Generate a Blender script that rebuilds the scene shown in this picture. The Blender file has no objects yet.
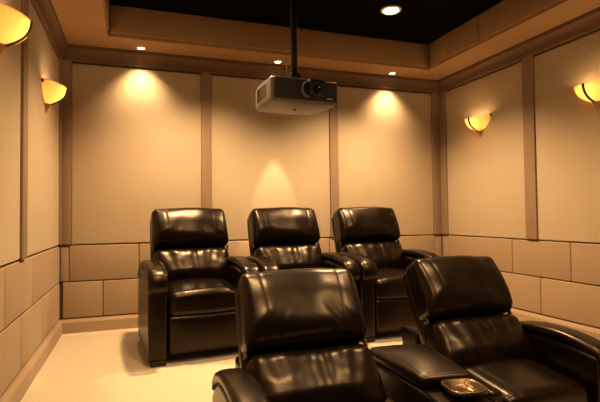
import bpy, bmesh, math, random
from mathutils import Vector, Matrix, noise
random.seed(7)
PI = math.pi
scene = bpy.context.scene
COL = scene.collection
scene.view_settings.view_transform = 'Standard'
scene.view_settings.look = 'None'
scene.view_settings.exposure = 0.10
scene.view_settings.gamma = 0.93

# ------------------------------------------------------------------ dimensions
W = 3.807            # room width
H = 2.44             # underside of the soffit
HT = 2.70            # dark tray ceiling
YF = -5.6            # wall behind the camera
LOW = -0.33          # lower floor level in front of the riser
YR = -2.15           # riser edge
ZB, ZM, ZR, ZP = 0.118, 0.428, 0.737, 2.30

# ------------------------------------------------------------------ materials
def new_mat(name):
    m = bpy.data.materials.new(name); m.use_nodes = True
    nt = m.node_tree; b = nt.nodes['Principled BSDF']
    return m, nt, b
def simple(name, col, rough=.5, metal=0., spec=.5, coat=0.):
    m, nt, b = new_mat(name)
    b.inputs['Base Color'].default_value = (*col, 1); b.inputs['Roughness'].default_value = rough
    b.inputs['Metallic'].default_value = metal; b.inputs['Specular IOR Level'].default_value = spec
    b.inputs['Coat Weight'].default_value = coat
    n = nt.nodes.new('ShaderNodeTexNoise'); n.inputs['Scale'].default_value = 40
    tc = nt.nodes.new('ShaderNodeTexCoord'); nt.links.new(tc.outputs['Object'], n.inputs['Vector'])
    r = nt.nodes.new('ShaderNodeMapRange'); r.inputs[3].default_value = max(0, rough-.04); r.inputs[4].default_value = min(1, rough+.04)
    nt.links.new(n.outputs['Fac'], r.inputs[0]); nt.links.new(r.outputs[0], b.inputs['Roughness'])
    return m
def textured(name, c1, c2, scale, rough, bump, bscale, detail=4., spec=.3, sheen=0., rough_var=0., bdist=.002):
    m, nt, b = new_mat(name)
    tc = nt.nodes.new('ShaderNodeTexCoord')
    n = nt.nodes.new('ShaderNodeTexNoise'); n.inputs['Scale'].default_value = scale; n.inputs['Detail'].default_value = detail
    nt.links.new(tc.outputs['Object'], n.inputs['Vector'])
    mx = nt.nodes.new('ShaderNodeMix'); mx.data_type = 'RGBA'
    mx.inputs[6].default_value = (*c1, 1); mx.inputs[7].default_value = (*c2, 1)
    nt.links.new(n.outputs['Fac'], mx.inputs[0]); nt.links.new(mx.outputs[2], b.inputs['Base Color'])
    n2 = nt.nodes.new('ShaderNodeTexNoise'); n2.inputs['Scale'].default_value = bscale; n2.inputs['Detail'].default_value = 3
    nt.links.new(tc.outputs['Object'], n2.inputs['Vector'])
    bp = nt.nodes.new('ShaderNodeBump'); bp.inputs['Strength'].default_value = bump; bp.inputs['Distance'].default_value = bdist
    nt.links.new(n2.outputs['Fac'], bp.inputs['Height']); nt.links.new(bp.outputs['Normal'], b.inputs['Normal'])
    b.inputs['Roughness'].default_value = rough; b.inputs['Specular IOR Level'].default_value = spec
    b.inputs['Sheen Weight'].default_value = sheen
    if rough_var:
        r = nt.nodes.new('ShaderNodeMapRange'); r.inputs[3].default_value = rough-rough_var; r.inputs[4].default_value = rough+rough_var
        nt.links.new(n.outputs['Fac'], r.inputs[0]); nt.links.new(r.outputs[0], b.inputs['Roughness'])
    return m
M = {}
M['panel']  = textured('beige_panel_fabric', (.50,.41,.29), (.56,.46,.33), 3, .9, .25, 600, sheen=.1)
M['block']  = textured('tan_block_fabric', (.34,.245,.155), (.38,.275,.175), 3, .85, .25, 500, sheen=.1)
M['trim']   = textured('taupe_trim_shaded', (.15,.09,.052), (.175,.105,.062), 6, .65, .05, 200)  # crown taupe, with the shade it sits in darkened into the colour
M['pilaster'] = textured('taupe_pilaster_fabric', (.29,.20,.135), (.325,.23,.155), 6, .8, .15, 400)
M['soffit'] = textured('soffit_warm_bounce', (.37,.225,.11), (.40,.245,.125), 5, .75, .08, 250)  # warm bounce light is mixed into this darker, more orange soffit colour
M['black']  = textured('black_ceiling_paint', (.0022,.0018,.0015), (.003,.0025,.002), 5, .95, .05, 200, spec=.05)
M['carpet'] = textured('cream_carpet', (.66,.57,.41), (.78,.68,.50), 60, .98, .8, 900, detail=8, spec=.05, sheen=.2, bdist=.006)
M['joint']  = simple('dark_joint', (.17,.12,.075), .9)
M['leather']= textured('dark_brown_leather', (.0035,.0014,.0006), (.006,.0025,.0011), 9, .31, .06, 260, spec=.40, rough_var=.05, bdist=.0015)
M['leather'].node_tree.nodes['Principled BSDF'].inputs['Specular Tint'].default_value = (1,.80,.58,1)
M['cup'] = simple('dark_bronze_cup', (.13,.08,.042), .28, .8)
M['plastic_dark'] = simple('black_plastic', (.008,.008,.008), .5)
M['foot']   = simple('black_foot', (.006,.005,.004), .6)
M['silver'] = simple('silver_plastic', (.15,.13,.11), .38, .35)
M['proj_face'] = simple('grey_projector_face', (.028,.023,.018), .35)
M['lens']   = simple('lens_glass', (.004,.004,.006), .06, 0, .8, .6)
M['metal_black'] = simple('black_metal', (.012,.010,.009), .35, .4)
M['bronze'] = simple('bronze_metal', (.30,.20,.11), .22, .9)
M['tail']   = simple('pale_bronze_tail', (.42,.27,.13), .4, .3)
M['hinge']  = simple('dark_hinge_metal', (.06,.04,.025), .4, .8)
M['strap']  = simple('dark_bronze_strap', (.035,.010,.006), .4, .5)
M['white_paint'] = simple('white_trim_ring', (.75,.70,.62), .5)
M['cable']  = simple('pale_cable', (.55,.45,.30), .6)
M['mark']   = simple('pale_marking', (.55,.48,.38), .5)
def emis(name, col, s):
    m, nt, b = new_mat(name)
    b.inputs['Base Color'].default_value = (.8,.7,.5,1)
    b.inputs['Emission Color'].default_value = (*col,1); b.inputs['Emission Strength'].default_value = s
    return m
M['bulb'] = emis('lit_bulb_lens', (1,.84,.52), 14)
def glass_shell():
    m, nt, b = new_mat('alabaster_glass'); out = nt.nodes['Material Output']
    tc = nt.nodes.new('ShaderNodeTexCoord')
    n = nt.nodes.new('ShaderNodeTexNoise'); n.inputs['Scale'].default_value = 9; n.inputs['Detail'].default_value = 5; n.inputs['Distortion'].default_value = 1.2
    nt.links.new(tc.outputs['Object'], n.inputs['Vector'])
    mx = nt.nodes.new('ShaderNodeMix'); mx.data_type = 'RGBA'
    mx.inputs[6].default_value = (.92,.62,.27,1); mx.inputs[7].default_value = (1,.82,.52,1)
    nt.links.new(n.outputs['Fac'], mx.inputs[0])
    tr = nt.nodes.new('ShaderNodeBsdfTranslucent'); nt.links.new(mx.outputs[2], tr.inputs['Color'])
    nt.links.new(mx.outputs[2], b.inputs['Base Color']); b.inputs['Roughness'].default_value = .25
    nt.links.new(mx.outputs[2], b.inputs['Emission Color']); b.inputs['Emission Strength'].default_value = .10
    ms = nt.nodes.new('ShaderNodeMixShader'); ms.inputs[0].default_value = .6
    nt.links.new(b.outputs[0], ms.inputs[1]); nt.links.new(tr.outputs[0], ms.inputs[2]); nt.links.new(ms.outputs[0], out.inputs[0])
    return m
M['glass'] = glass_shell()

# ------------------------------------------------------------------ mesh helpers
def obj(name, bm, mat, parent=None, smooth=True, mats=None):
    bmesh.ops.recalc_face_normals(bm, faces=bm.faces[:])
    me = bpy.data.meshes.new(name); bm.to_mesh(me); bm.free()
    for m in (mats or [mat]): me.materials.append(m)
    if smooth: me.shade_smooth()
    o = bpy.data.objects.new(name, me); COL.objects.link(o)
    if parent is not None: o.parent = parent
    return o
def tag(o, label=None, cat=None, group=None, kind=None):
    if label: o['label'] = label
    if cat: o['category'] = cat
    if group: o['group'] = group
    if kind: o['kind'] = kind
    return o
def thing(name, label, cat, loc=(0,0,0), rz=0., group=None):
    o = bpy.data.objects.new(name, None); COL.objects.link(o); o.empty_display_size = .1
    o.location = loc; o.rotation_euler = (0,0,rz)
    return tag(o, label, cat, group)
def copy_tree(o, parent=None):
    c = o.copy(); COL.objects.link(c)
    if parent is not None: c.parent = parent
    for ch in list(o.children): copy_tree(ch, c)
    return c
def box(bm, x0, x1, y0, y1, z0, z1, mi=0, bev=0.):
    vs = [bm.verts.new((x,y,z)) for x in (x0,x1) for y in (y0,y1) for z in (z0,z1)]
    fs = [bm.faces.new([vs[i] for i in q]) for q in ((0,1,3,2),(4,6,7,5),(0,4,5,1),(2,3,7,6),(0,2,6,4),(1,5,7,3))]
    for f in fs: f.material_index = mi
    if bev:
        es = list({e for f in fs for e in f.edges})
        r = bmesh.ops.bevel(bm, geom=es, offset=bev, segments=3, affect='EDGES', profile=.5)
        for f in r['faces']: f.material_index = mi
def axis(h, r, m, k=4):
    a = [-h + r*i/k for i in range(k)] + [(-(h-r)) + 2*(h-r)*i/m for i in range(m+1)] + [h - r + r*i/k for i in range(1,k+1)]
    return a
def rbox(bm, hx, hy, hz, r, mx=6, my=3, mz=6, fn=None, k=4, mi=0):
    """rounded box centred on the origin, mapped through fn(p, u, v, w)"""
    A = [axis(hx,r,mx,k), axis(hy,r,my,k), axis(hz,r,mz,k)]; hh = (hx,hy,hz); V = {}
    def vert(p):
        key = tuple(round(c,6) for c in p)
        if key in V: return V[key]
        q = Vector([max(-(h-r), min(h-r, c)) for c,h in zip(p,hh)]); d = Vector(p)-q
        s = q + d.normalized()*r if d.length > 1e-9 else q
        u,v,w = s.x/hx, s.y/hy, s.z/hz
        if fn: s = fn(Vector(s),u,v,w)
        V[key] = bm.verts.new(s); return V[key]
    for ax in range(3):
        b, c = [(1,2),(2,0),(0,1)][ax]
        for sg in (-1,1):
            for i in range(len(A[b])-1):
                for j in range(len(A[c])-1):
                    pts = []
                    for (di,dj) in ((0,0),(1,0),(1,1),(0,1)):
                        p = [0,0,0]; p[ax] = sg*hh[ax]; p[b] = A[b][i+di]; p[c] = A[c][j+dj]; pts.append(vert(p))
                    if len(set(pts)) == 4:
                        f = bm.faces.new(pts if sg > 0 else pts[::-1]); f.material_index = mi
def tube(bm, pts, rad, seg=10, caps=True):
    pts = [Vector(p) for p in pts]; rings = []
    for i,p in enumerate(pts):
        t = (pts[min(i+1,len(pts)-1)]-pts[max(i-1,0)]).normalized()
        a = t.cross(Vector((0,0,1))) if abs(t.z) < .95 else t.cross(Vector((1,0,0)))
        a.normalize(); b = t.cross(a); r = rad[i] if isinstance(rad,(list,tuple)) else rad
        rings.append([bm.verts.new(p + (a*math.cos(2*PI*k/seg)+b*math.sin(2*PI*k/seg))*r) for k in range(seg)])
    for i in range(len(rings)-1):
        for k in range(seg):
            bm.faces.new((rings[i][k], rings[i][(k+1)%seg], rings[i+1][(k+1)%seg], rings[i+1][k]))
    if caps: bm.faces.new(rings[0][::-1]); bm.faces.new(rings[-1])
def lathe(bm, prof, seg=32, c=(0,0,0), a0=0., a1=2*PI):
    full = abs(a1-a0-2*PI) < 1e-6; n = seg if full else seg+1; R = []
    for (r,z) in prof:
        if r < 1e-6: R.append([bm.verts.new((c[0],c[1],c[2]+z))]*n)
        else: R.append([bm.verts.new((c[0]+r*math.cos(a0+(a1-a0)*k/seg), c[1]+r*math.sin(a0+(a1-a0)*k/seg), c[2]+z)) for k in range(n)])
    for i in range(len(R)-1):
        for k in range(seg):
            q = []
            for v in (R[i][k], R[i][(k+1)%n], R[i+1][(k+1)%n], R[i+1][k]):
                if v not in q: q.append(v)
            if len(q) > 2: bm.faces.new(q)
def nb(): return bmesh.new()

# ------------------------------------------------------------------ room shell
def struct(name, bm, mat, parent=None, smooth=False, mats=None):
    o = obj(name, bm, mat, parent, smooth, mats)
    if parent is None: o['kind'] = 'structure'
    return o
# floor: raised back platform and the lower floor in front of it
bm = nb(); box(bm, -.12, W+.12, YF-.12, -1.3, LOW-.1, LOW)
ea, eb = (-.12, -2.25), (W+.12, -1.34)                    # the platform edge follows the slightly turned front row
lo = [bm.verts.new((x,y,LOW-.1)) for x,y in (ea,eb,(W+.12,.12),(-.12,.12))]; hi = [bm.verts.new((v.co.x,v.co.y,0.)) for v in lo]
bm.faces.new(lo[::-1]); bm.faces.new(hi)
for k in range(4): bm.faces.new((lo[k],lo[(k+1)%4],hi[(k+1)%4],hi[k]))
struct('floor', bm, M['carpet'])

# walls: a backing, then fabric panels and two courses of padded blocks on it
def wall_frame(side):
    """maps (s, d, z): s along the wall from the back corner (or from the left), d out into the room"""
    if side == 'back':  return lambda s,d,z: (s, -d, z)
    if side == 'left':  return lambda s,d,z: (d, -s, z)
    if side == 'right': return lambda s,d,z: (W-d, -s, z)
def wbox(bm, f, s0, s1, d0, d1, z0, z1, mi=0, bev=0.):
    a = f(s0,d0,z0); b = f(s1,d1,z1)
    box(bm, min(a[0],b[0]), max(a[0],b[0]), min(a[1],b[1]), max(a[1],b[1]), z0, z1, mi, bev)
def sweepprof(bm, f, s0, s1, prof):
    A = [bm.verts.new(f(s0,d,z)) for d,z in prof]; B = [bm.verts.new(f(s1,d,z)) for d,z in prof]; n = len(prof)
    for i in range(n): bm.faces.new((A[i],A[(i+1)%n],B[(i+1)%n],B[i]))
    bm.faces.new(A[::-1]); bm.faces.new(B)
L = -YF
spec = {
 'back':  dict(len=W, pil=[(0,.087),(1.182,1.275),(2.474,2.565),(3.70,W)], up=[.07,.632,1.24,1.85,2.46,3.07,3.72], lo=[.02,.337,.945,1.555,2.165,2.775,3.385], ends=(0,W)),
 'left':  dict(len=L, pil=[(0,.06),(1.335,1.455),(2.62,2.74),(3.92,4.04)], up=[1.109,1.764,2.40,3.04,3.68,4.32,4.96], lo=[.771,1.413,2.06,2.70,3.34,3.98,4.62], ends=(0,L)),
 'right': dict(len=L, pil=[(0,.115),(1.205,1.325),(2.50,2.62),(3.80,3.92)], up=[.10,1.028,1.635,2.24,2.85,3.46,4.07,4.68], lo=[.73,1.335,1.94,2.55,3.16,3.77,4.38], ends=(0,L)),
}
def crown_prof():
    p = [(0,2.312),(.018,2.312),(.022,2.325)]
    for i in range(7):
        a = i/6*PI/2; p.append((.022+.036*(1-math.cos(a)), 2.33+.075*math.sin(a)))
    p += [(.064,2.412),(.064,H),(0,H)]
    return p
tn = 0
for side, S in spec.items():
    f = wall_frame(side)
    bm = nb()
    ext = .16 if side == 'back' else .0
    wbox(bm, f, -ext, S['len']+ext, -.16, -.022, LOW if side != 'back' else -.05, HT+.02)
    root = struct('wall_'+side, bm, M['joint'])
    # upper fabric panels between the pilasters
    edges = [p for p in S['pil']]; stops = edges + [(S['len'], S['len'])] if edges[-1][1] < S['len'] else edges
    for i in range(len(stops)-1):
        a, b = stops[i][1]+.0, stops[i+1][0]-.0
        if b-a < .1: continue
        bm = nb(); wbox(bm, f, a, b, -.03, .0, ZR+.006, ZP, 0, .009)
        obj('fabric_panel', bm, M['panel'], root, True)
    # block courses: one mesh per course
    for nm, js, z0, z1 in (('upper_block_course', S['up'], ZM, ZR), ('lower_block_course', S['lo'], ZB, ZM)):
        bm = nb(); e = [0]+js+[S['len']]
        for i in range(len(e)-1):
            if e[i+1]-e[i] < .03: continue
            wbox(bm, f, e[i]+.0025, e[i+1]-.0025, -.03, 0., z0+.004, z1-.003, 0, .008)
        obj(nm, bm, M['block'], root, True)
    if side != 'back':
        bm = nb(); wbox(bm, f, -YR+.01, L, -.03, 0., LOW+.02, ZB-.003, 0, .008)
        obj('low_block_course', bm, M['block'], root, True)
    for (a,b) in S['pil']:
        tn += 1; bm = nb(); wbox(bm, f, a, b, -.03, .014, ZR+.008, 2.315, 0, .003)
        struct('trim_%d' % tn, bm, M['pilaster'], None, True)
    tn += 1; bm = nb(); sweepprof(bm, f, 0, S['len'], [(d-.02 if d == 0 else d, z) for d,z in crown_prof()]); struct('trim_%d' % tn, bm, M['trim'])
    bm = nb()
    bp = [(-.03,0),(.026,0),(.026,.088),(.019,.100),(.012,.105),(.006,.114),(-.03,.114)]
    sweepprof(bm, f, 0, S['len'] if side == 'back' else -YR, bp)
    struct('baseboard_'+side, bm, M['block'])
bm = nb(); box(bm, -.16, W+.16, YF-.16, YF, LOW, HT+.02); struct('wall_front', bm, M['black'])

# ceiling: dark tray with a beige soffit round it
SX0, SX1, SY = .392, 3.435, -.35
bm = nb(); box(bm, -.16, W+.16, YF-.16, .16, HT, HT+.1)
box(bm, -.02, SX0, YF, .0, H, HT, 1); box(bm, SX1, W+.02, YF, .0, H, HT, 1); box(bm, SX0, SX1, SY, .02, H, HT, 1); box(bm, SX0, SX1, YF, YF+.5, H, HT, 1)
soffit = struct('ceiling', bm, None, None, False, [M['black'], M['soffit']])
# thin raised fabric boards on the tray sides
def tray_board(x0,x1,y0,y1):
    bm = nb(); box(bm, x0,x1,y0,y1, H+.03, HT-.002, 0, .004); obj('tray_panel', bm, M['soffit'], soffit, True)
tray_board(SX0+.02, SX1-.02, SY-.012, SY+.01)
for a,b in ((-.40,-1.1),(-1.12,-2.2),(-2.22,-3.4),(-3.42,-4.6)):
    tray_board(SX1-.012, SX1+.01, b, a); tray_board(SX0-.01, SX0+.012, b, a)

# ------------------------------------------------------------------ recessed lights
def recessed(x, y, z, r, label, group):
    t = thing('recessed_downlight', label, 'ceiling light', (x,y,z), 0, group)
    bm = nb(); lathe(bm, [(r*.84,-.0005),(r*.86,-.006),(r*.95,-.010),(r*1.12,-.008),(r*1.18,-.0005)], 36); obj('trim_ring', bm, M['white_paint'], t)
    bm = nb(); lathe(bm, [(0,-.012),(r*.5,-.011),(r*.85,-.007),(r*.85,-.0005),(0,-.0005)], 32); obj('lamp_lens', bm, M['bulb'], t)
    return t
WARM = (1.0, .66, .35)
def spot(x, y, z, power, ang, blend, rad=.03, col=WARM, tgt=None, name='spot'):
    d = bpy.data.lights.new(name, 'SPOT'); d.energy = power; d.color = col; d.spot_size = math.radians(ang); d.spot_blend = blend; d.shadow_soft_size = rad
    o = bpy.data.objects.new(name, d); COL.objects.link(o); o.location = (x,y,z)
    if tgt: o.rotation_euler = (Vector(tgt)-Vector((x,y,z))).to_track_quat('-Z','Y').to_euler()
    return o
for x, who in ((.649,'small lit recessed spotlight in the soffit near the left corner'),(1.885,'small lit recessed spotlight in the soffit just above the projector'),(3.125,'small lit recessed spotlight in the soffit near the right corner')):
    recessed(x, -.155, H, .032, who, 'recessed spotlights in the soffit')
recessed(2.648, -.962, HT, .075, 'large bright round recessed downlight in the black tray ceiling', 'downlights in the tray ceiling')
for x in (.649, 3.125): spot(x,-.155,H-.02, 42, 100, 1.0, .02, tgt=(x,0,1.0))
spot(1.885,-.235,H-.02, 230, 29, .15, .015)
spot(2.648,-.962,HT-.03, 330, 118, .7, .05)
for (x,y,p) in ((1.10,-.962,330),(1.10,-2.45,120),(2.65,-2.45,110),(1.10,-3.95,190),(2.65,-3.95,170)):
    recessed(x, y, HT, .075, None, 'downlights in the tray ceiling')['label'] = 'round recessed downlight in the black tray ceiling outside the picture'
    spot(x,y,HT-.03,p,118,.7,.06)

# ------------------------------------------------------------------ wall sconces
def make_sconce(label):
    # local: wall plane x=0, light bowl reaches to +x ; y along the wall
    t = thing('wall_sconce', label, 'wall lamp', (0,0,0), 0, 'alabaster glass wall sconces')
    A, B, D = .155, .175, .188      # out, half width, depth
    def pt(th, ph, k=1., dz=0.):    # th: -pi/2..pi/2 round the rim, ph: 0 rim .. pi/2 bottom
        q = ph/(PI/2); c = max(0., 1-.14*q-.86*q**2.5)
        tip = -.024*math.cos(th)*c                      # the front of the rim hangs lower than its ends at the wall
        return Vector((k*A*math.cos(th)*c, k*B*math.sin(th)*c, -k*(D-.01)*q**.92+tip+dz))
    bm = nb(); n, m = 32, 14
    G = {}
    for kk in (1., .955):
        for i in range(n+1):
            for j in range(m+1):
                th = -PI/2+PI*i/n; ph = (PI/2)*j/m
                G[kk,i,j] = bm.verts.new(pt(th,ph,kk) if j < m else pt(th,PI/2-.02,kk))
    for kk in (1., .955):
        for i in range(n):
            for j in range(m): bm.faces.new((G[kk,i,j],G[kk,i+1,j],G[kk,i+1,j+1],G[kk,i,j+1]))
    for i in range(n): bm.faces.new((G[1.,i,0],G[.955,i,0],G[.955,i+1,0],G[1.,i+1,0]))
    obj('glass_bowl', bm, M['glass'], t)
    bm = nb(); rows = []
    for j in range(19):
        ph = (PI/2-.03)*j/18; c = pt(0,ph,1.0); o_ = pt(0,ph,1.045)
        rows.append([bm.verts.new(v) for v in (c+Vector((0,-.011,0)), o_+Vector((0,-.009,0)), o_+Vector((0,.009,0)), c+Vector((0,.011,0)))])
    for a,b in zip(rows,rows[1:]):
        for k in range(4): bm.faces.new((a[k],a[(k+1)%4],b[(k+1)%4],b[k]))
    bm.faces.new(rows[0]); bm.faces.new(rows[-1][::-1])
    obj('metal_strap', bm, M['strap'], t, False)
    bm = nb()                                           # tapering tail below the bowl, against the wall
    lathe(bm, [(.0,-.240),(.008,-.234),(.013,-.222),(.024,-.200),(.036,-.178),(.040,-.165),(.0,-.160)], 20, (.0,0,0), -PI/2, PI/2)
    obj('tail_finial', bm, M['tail'], t)
    bm = nb(); box(bm, 0, .012, -.06, .06, -.15, -.01, 0, .004); obj('wall_plate', bm, M['bronze'], t)
    for s in (-1,1):
        bm = nb(); tube(bm, [(0,s*.168,-.016),(.012,s*.168,-.016),(.016,s*.168,-.016)], [.013,.013,.008], 14); obj('rim_knob', bm, M['strap'], t)
    bm = nb(); rbox(bm, .016,.016,.03,.014,1,1,2, lambda p,u,v,w: p+Vector((.06,0,-.045))); obj('bulb', bm, M['bulb'], t)
    return t
sc0 = make_sconce('glowing glass wall sconce on the left wall near the back corner')
SZ = 1.925
sites = [(0,-.70,0,'glowing glass wall sconce on the left wall near the back corner'),
         (0,-1.93,0,'glowing glass wall sconce on the left wall cut off by the upper left picture edge'),
         (W,-.65,PI,'glowing glass wall sconce on the right wall near the back corner'),
         (W,-1.90,PI,'glowing glass wall sconce on the right wall cut off by the right picture edge')]
for i,(x,y,rz,lab) in enumerate(sites):
    t = sc0 if i == 0 else copy_tree(sc0)
    t.location = (x,y,SZ); t.scale = (.88,.88,.88); t.rotation_euler = (0,0,rz); t['label'] = lab
    d = bpy.data.lights.new('sconce_lamp','POINT'); d.energy = 2.0; d.color = (1,.72,.38); d.shadow_soft_size = .02
    o = bpy.data.objects.new('sconce_lamp', d); COL.objects.link(o); sx = 1 if rz == 0 else -1
    o.location = (x+sx*.080, y, SZ-.058)

# ------------------------------------------------------------------ leather recliners
OFF = .44
def make_recliner(name, label, lean=22., hk=1.06, ax=.318, az=0.):
    LEAN = math.radians(lean)
    t = thing(name, label, 'recliner')
    ml = M['leather']
    # base carcass and feet
    bm = nb(); rbox(bm, .262, .36, .13, .02, 3,3,3, lambda p,u,v,w: p+Vector((0,.08+.36-OFF,.175))); base = obj('base', bm, ml, t)
    for sx in (-1,1):
        for yy in (.03,.72):
            bm = nb(); rbox(bm, .05,.035,.018,.008,1,1,1, lambda p,u,v,w: p+Vector((sx*(ax-.003), yy+.02-OFF, .018))); obj('foot', bm, M['foot'], t)
    # footrest panel
    def ff(p,u,v,w):
        if v < 0: p.y -= .014*(1-u*u)*(1-w**4)
        return p+Vector((0,.062-OFF,.188))
    bm = nb(); rbox(bm, .250,.045,.128,.025,10,2,8,ff); obj('footrest', bm, ml, t)
    # seat cushion
    def fs(p,u,v,w):
        if w > 0:
            p.z += .028*(1-u*u)*(1-.6*max(0,v)) - .003*math.exp(-((abs(p.x)-.17)/.008)**2)
            p.z += .004*math.sin(14*p.x+3*p.y)*(1-u*u)*max(0,-v)
        if v < 0: p.y -= .012*(1-u*u)
        p.z += .05*(p.y/.30)*.55
        return p+Vector((0,.32-OFF,.405))
    bm = nb(); rbox(bm, .251,.30,.077,.045,26,12,3,fs); obj('seat_cushion', bm, ml, t)
    # back: shell with lumbar and head cushions, leaning
    R = Matrix.Rotation(-LEAN, 3, 'X'); P0 = Vector((0,.400-OFF,.465))
    def place(p): return R @ p + P0
    def fsh(p,u,v,w):
        if w > 0: p.x *= 1-.03*w*w
        if w < -.2: p.x *= 1-.06*(-.2-w)
        return place(p+Vector((0,.145,.27+.15*(hk-1))))
    bm = nb(); rbox(bm, .296,.048,.312+.15*(hk-1),.040,6,3,8,fsh); back = obj('backrest', bm, ml, t)
    yb = .80 + (.10 if lean > 25 else 0.)
    def fr(p,u,v,w):
        if w > 0: p.y += .035*w*w
        return p+Vector((0,yb-.10-OFF,.32))
    bm = nb(); rbox(bm, .278,.10,.285,.03,4,2,6,fr); obj('rear_panel', bm, ml, t)
    def gather(x, w, top, seed):
        g = 0.
        for (xc, wd, amp, sl) in ((-.20,.034,.9,1.0),(-.085,.042,.8,.35),(.03,.030,1.,-.1),(.10,.026,.6,-.25),(.20,.032,.9,-1.1)):
            dx = x-(xc+seed)-sl*.05*(top-w)
            g += amp*math.exp(-(dx/wd)**2)*math.exp(-abs(top-w)*.75)
        return g
    def fl(p,u,v,w):
        if v < 0:
            b = max(0,1-abs(u)**3)
            q = (1-w*w)
            p.y -= .042*b*(.35+.65*q) + .02*(1-abs(w+.25))*b
            p.y += .012*gather(p.x,w,1.,0.)*b
            p.y += .006*noise.noise(Vector((p.x*9,w*2.,3.1)))
        p.x *= 1+.03*math.sin((w+1)*PI/2)+(.12*(1-w)*.5 if lean > 25 else 0.)
        return place(p+Vector((0,.055,.135)))
    bm = nb(); rbox(bm, .282,.075,.150,.045,56,2,16,fl); obj('lumbar_cushion', bm, ml, back)
    def fh(p,u,v,w):
        xs = .20-.035*(1-w)*.5
        seam = math.exp(-((abs(p.x)-xs)/.006)**2)
        if v < .2:
            b = max(0,1-abs(u)**4); f = (.2-v)/1.2
            w0 = (w+.30)/(1.30 if w > -.30 else .70); dome = max(0.,math.cos(max(-1,min(1,w0))*PI/2))**.8
            p.y -= f*((.030*b+.026)*dome)
            p.y += f*.0014*seam
            for sx in (-1,1):
                dx = sx*p.x; g = 0
                for (c,sl,a,wd) in ((.13,.11,.004,.018),(.185,.14,.0055,.019),(.235,.17,.004,.016)):
                    e = (dx-c)+sl*(w+1)-.06
                    g += a*math.exp(-(e/wd)**2)*math.exp(-((w+.55)/.42)**2)
                p.y += f*g
            p.y += f*.011*noise.noise(Vector((p.x*6,w*1.5,7.7)))*b
        if w > 0: p.z += .010*(1-u*u) - .002*seam
        p.x *= 1-.018*w
        p.z = (p.z+.15)*hk
        return place(p+Vector((0,.065,.300)))
    bm = nb(); rbox(bm, .292,.080,.150,.042, 60,2,18,fh,5); obj('head_cushion', bm, ml, back)
    # recline hinge visible at the side where the two cushions meet
    for sx in (-1,1):
        bm = nb(); rbox(bm, .007,.012,.018,.005,1,1,1, lambda p,u,v,w: place(p+Vector((sx*.290,.050,.292)))); obj('hinge', bm, M['hinge'], back)
    # arms
    for sx in (-1,1):
        def fa(p,u,v,w):
            if w > 0.2: p.z += .042*(1-((v+.1))**2)*(w-.2)
            if w > .2 and v > .3: p.z -= .10*((v-.3)/.7)**2*(w-.2)/.8
            return p+Vector((sx*ax,.385-OFF,.300+az))
        bm = nb(); rbox(bm, .0605,.375,.268,.022,4,12,10,fa); arm = obj('armrest', bm, ml, t)
        bm = nb()
        path = [(.000,.475),(-.010,.505),(-.012,.535),(-.002,.566),(.022,.590),(.06,.602),(.13,.617),(.22,.629),(.32,.633),(.42,.630),(.52,.618),(.60,.598),(.67,.572),(.72,.540),(.745,.50)]
        hw, th = .0645, .030; nseg = 20; rings = []
        for i,(y,z) in enumerate(path):
            a = Vector(path[max(i-1,0)]); b = Vector(path[min(i+1,len(path)-1)]); tg = (b-a).normalized(); nn = Vector((-tg.y, tg.x))
            k = [.55,.85,1,1,1,1,1,1,1,1,1,1,1,.92,.6][i]; ring = []
            for q in range(nseg):
                an = 2*PI*q/nseg; cx, cz = math.cos(an), math.sin(an)
                ex = math.copysign(abs(cx)**.6, cx)*hw*(.93+.07*k); ez = math.copysign(abs(cz)**.8, cz)*th*k
                ring.append(bm.verts.new((sx*ax+ex, y-OFF+nn.x*ez, z+az+nn.y*ez)))
            rings.append(ring)
        for a,b in zip(rings,rings[1:]):
            for q in range(nseg): bm.faces.new((a[q],a[(q+1)%nseg],b[(q+1)%nseg],b[q]))
        bm.faces.new(rings[0]); bm.faces.new(rings[-1][::-1])
        obj('arm_pad', bm, ml, arm)
    return t
GR_B = 'recliners of the back row'; GR_F = 'recliners of the front row'
rec = make_recliner('leather_recliner', 'x')
rec_front = make_recliner('leather_recliner', 'x', 31., 1.22, .352, .012)
# (front centre x, y of the arm fronts, floor z, turn in degrees, label, group)
seats = [(1.058,-1.205,0.,4.5,'dark brown leather recliner at the left end of the back row',GR_B),
         (1.828,-1.20,0.,2.5,'dark brown leather recliner in the middle of the back row',GR_B),
         (2.594,-1.20,0.,1,'dark brown leather recliner at the right end of the back row',GR_B),
         (1.335,-2.985,LOW,-1,'dark brown leather recliner in the front row, left of the centre console',GR_F),
         (2.445,-2.72,LOW,-1,'dark brown leather recliner in the front row, right of the centre console',GR_F)]
placed = []
for i,(x,y,z,dg,lab,gr) in enumerate(seats):
    o = (rec, None, None, rec_front, None)[i] or copy_tree(rec if i < 3 else rec_front)
    rz = math.radians(dg); off = Vector((0,OFF,0)); off.rotate(Matrix.Rotation(rz,3,'Z'))
    o.location = Vector((x,y,z))+off; o.rotation_euler = (0,0,rz); o['label'] = lab; o['group'] = gr
    placed.append(o)
# the two front seats share the console, so each keeps only its outer arm
for o, side in ((placed[3], 1), (placed[4], -1)):
    for ch in list(o.children):
        if ch.name.startswith('foot') and not ch.name.startswith('footrest') and ch.data.vertices[0].co.x*side > 0: ch.location.x = -side*.075
        if ch.name.startswith('armrest') and ch.data.vertices[0].co.x*side > 0:
            for g in list(ch.children): bpy.data.objects.remove(g)
            bpy.data.objects.remove(ch)
    bm = nb(); rbox(bm, .034,.37,.225,.02,3,6,4, lambda p,u,v,w: p+Vector((side*.294,.40-OFF,.27))); obj('side_panel', bm, M['leather'], o)

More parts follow.
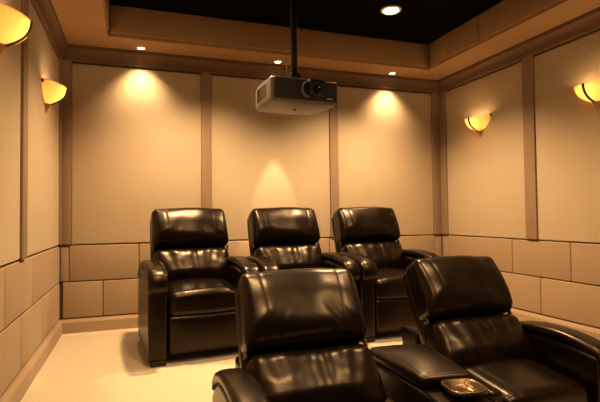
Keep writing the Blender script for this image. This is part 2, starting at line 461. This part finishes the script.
# ------------------------------------------------------------------ console between the front seats
con = thing('seat_console', 'dark leather armrest console with cup holder between the two front recliners', 'console', (1.905,-2.54,LOW), math.radians(-9))
def fcb(p,u,v,w):
    if u < 0: p.x -= -u*.075*max(0,(v+.3)/1.3)
    return p+Vector((0,-.11,.274))
bm = nb(); rbox(bm, .118,.455,.272,.02,3,8,4,fcb); obj('console_body', bm, M['leather'], con)
def fp(p,u,v,w):
    if w > 0: p.z += .030*(1-u*u)*(1-v*v)
    if u < 0: p.x -= -u*.085*(v+1)/2
    return p+Vector((0,.095,.575))
bm = nb(); rbox(bm, .124,.25,.030,.027,10,12,2,fp); obj('padded_lid', bm, M['leather'], con)
for s in (-1,1):
    bm = nb(); tube(bm, [(s*.114,-.55,.546),(s*.114,-.15,.546)], .005, 8); obj('edge_piping', bm, M['leather'], con)
bm = nb()
def sq_ring(r, z, e=.55, n=36): 
    out = []
    for k in range(n):
        a = 2*PI*k/n; c, s = math.cos(a), math.sin(a)
        out.append(bm.verts.new((math.copysign(abs(c)**e,c)*r*.9+.03, math.copysign(abs(s)**e,s)*r*.9-.235, z+.012)))
    return out
prof = [(.060,.550),(.088,.556),(.093,.566),(.090,.574),(.084,.576),(.077,.570),(.068,.556),(.056,.546),(.0,.546)]
rr = [sq_ring(r,z) for r,z in prof[:-1]]
for a,b in zip(rr,rr[1:]):
    for k in range(36): bm.faces.new((a[k],a[(k+1)%36],b[(k+1)%36],b[k]))
bm.faces.new(rr[-1])
obj('cup_holder', bm, M['cup'], con)

# ------------------------------------------------------------------ projector on its pole
CX, CY = 1.93, -.26
PX, PYF, PD = 1.660, -1.50, .40
pr = thing('projector', 'grey and silver video projector hanging from the ceiling on a black pole', 'projector', (PX,PYF+PD/2,1.803), math.radians(4.5))
hw, hh = .244, .082
def body(p,u,v,w):
    if w < 0: p.z -= .018*(1-u*u)*(1-v*v)
    p.x *= 1-.10*max(0,v)**2
    p.z *= 1-.05*max(0,v)
    return p
bm = nb(); rbox(bm, hw, PD/2, hh, .022, 8,8,4, body); obj('housing', bm, M['silver'], pr)
bm = nb(); rbox(bm, hw-.014, .012, hh-.012, .010, 4,1,3, lambda p,u,v,w: p+Vector((0,-PD/2-.004,0))); fac = obj('front_panel', bm, M['proj_face'], pr)
bm = nb(); yf = -PD/2-.016
LX = .052
lathe(bm, [(.045,0),(.056,0),(.056,.018),(.052,.024),(.045,.024)], 32); bmesh.ops.rotate(bm, verts=bm.verts, matrix=Matrix.Rotation(PI/2,3,'X')); bmesh.ops.translate(bm, verts=bm.verts, vec=(LX-.042,yf,0)); obj('lens_ring', bm, M['silver'], pr)
bm = nb(); rbox(bm, .060,.024,.074,.008,2,2,2, lambda p,u,v,w: p+Vector((LX+.015,yf-.012,-.004))); obj('lens_hood', bm, M['plastic_dark'], pr)
bm = nb(); lathe(bm, [(0,.006),(.02,.005),(.032,.001),(.036,0),(.036,-.01),(0,-.01)], 28); bmesh.ops.rotate(bm, verts=bm.verts, matrix=Matrix.Rotation(PI/2,3,'X')); bmesh.ops.translate(bm, verts=bm.verts, vec=(LX+.015,yf-.036,-.006)); obj('lens', bm, M['lens'], pr)
bm = nb(); box(bm, .150,.190, yf-.002, yf+.004, -.052,-.044); obj('marking', bm, M['mark'], fac, False)
bm = nb()
for k in range(9): box(bm, -hw-.002, -hw+.006, -.10+.022*k, -.09+.022*k, -.045,.045)
obj('side_vent', bm, M['proj_face'], pr, False)
bm = nb(); lathe(bm, [(0,-hh-.028),(.012,-hh-.026),(.014,-hh-.012),(.014,-hh),(0,-hh)], 16, (-.02,-.05,0)); obj('level_foot', bm, M['silver'], pr)
bm = nb(); rbox(bm, .13,.10,.014,.006,2,2,1, lambda p,u,v,w: p+Vector((-.01,-.01,hh+.014))); mount = obj('mount_plate', bm, M['metal_black'], pr)
bm = nb(); rbox(bm, .035,.035,.03,.008,1,1,1, lambda p,u,v,w: p+Vector((-.005,-.02,hh+.05))); obj('pivot_block', bm, M['metal_black'], mount)
bm = nb(); tube(bm, [(-.005,-.02,hh+.05),(-.005,-.02,.50),(-.005,-.02,HT-1.803)], .0225, 18); pole = obj('pole', bm, M['metal_black'], pr)
bm = nb(); tube(bm, [(-.005,-.02,.50),(.035,-.02,.50)], .012, 10); obj('pole_screw', bm, M['metal_black'], pole)
bm = nb(); lathe(bm, [(0,0),(.07,0),(.07,-.008),(.03,-.022),(0,-.022)], 28, (-.005,-.02,HT-1.803)); obj('ceiling_flange', bm, M['metal_black'], pr)
bm = nb()
cpts = []
ci = Matrix.Rotation(-math.radians(4.5),3,'Z')
p0 = ci @ Vector((CX-PX,CY-(PYF+PD/2),H-1.803)); p1 = p0+Vector((.02,-.06,-.26)); p2 = Vector((.02,.25,.24)); p3 = Vector((-.13,.12,hh))
for i in range(25):
    s = i/24; cpts.append(p0*(1-s)**3+3*p1*s*(1-s)**2+3*p2*s*s*(1-s)+p3*s**3)
tube(bm, cpts, .007, 8); obj('cable', bm, M['cable'], pr)

# ------------------------------------------------------------------ world and camera
w = bpy.data.worlds.new('World'); scene.world = w; w.use_nodes = True
w.node_tree.nodes['Background'].inputs[0].default_value = (.02,.013,.007,1); w.node_tree.nodes['Background'].inputs[1].default_value = .3
f_px, yaw, pitch, roll = 472.88, .3345, .0297, -.0109
fwd = Vector((math.sin(yaw)*math.cos(pitch), math.cos(yaw)*math.cos(pitch), math.sin(pitch)))
r0 = Vector((math.cos(yaw), -math.sin(yaw), 0)); u0 = r0.cross(fwd)
r = r0*math.cos(roll)+u0*math.sin(roll); u = u0*math.cos(roll)-r0*math.sin(roll)
cd = bpy.data.cameras.new('Camera'); cam = bpy.data.objects.new('Camera', cd); COL.objects.link(cam)
cd.sensor_width = 36; cd.lens = f_px/600*36; cd.clip_start = .02
cam.matrix_world = Matrix(((r.x,u.x,-fwd.x,.6049),(r.y,u.y,-fwd.y,-4.4389),(r.z,u.z,-fwd.z,.973),(0,0,0,1)))
scene.camera = cam
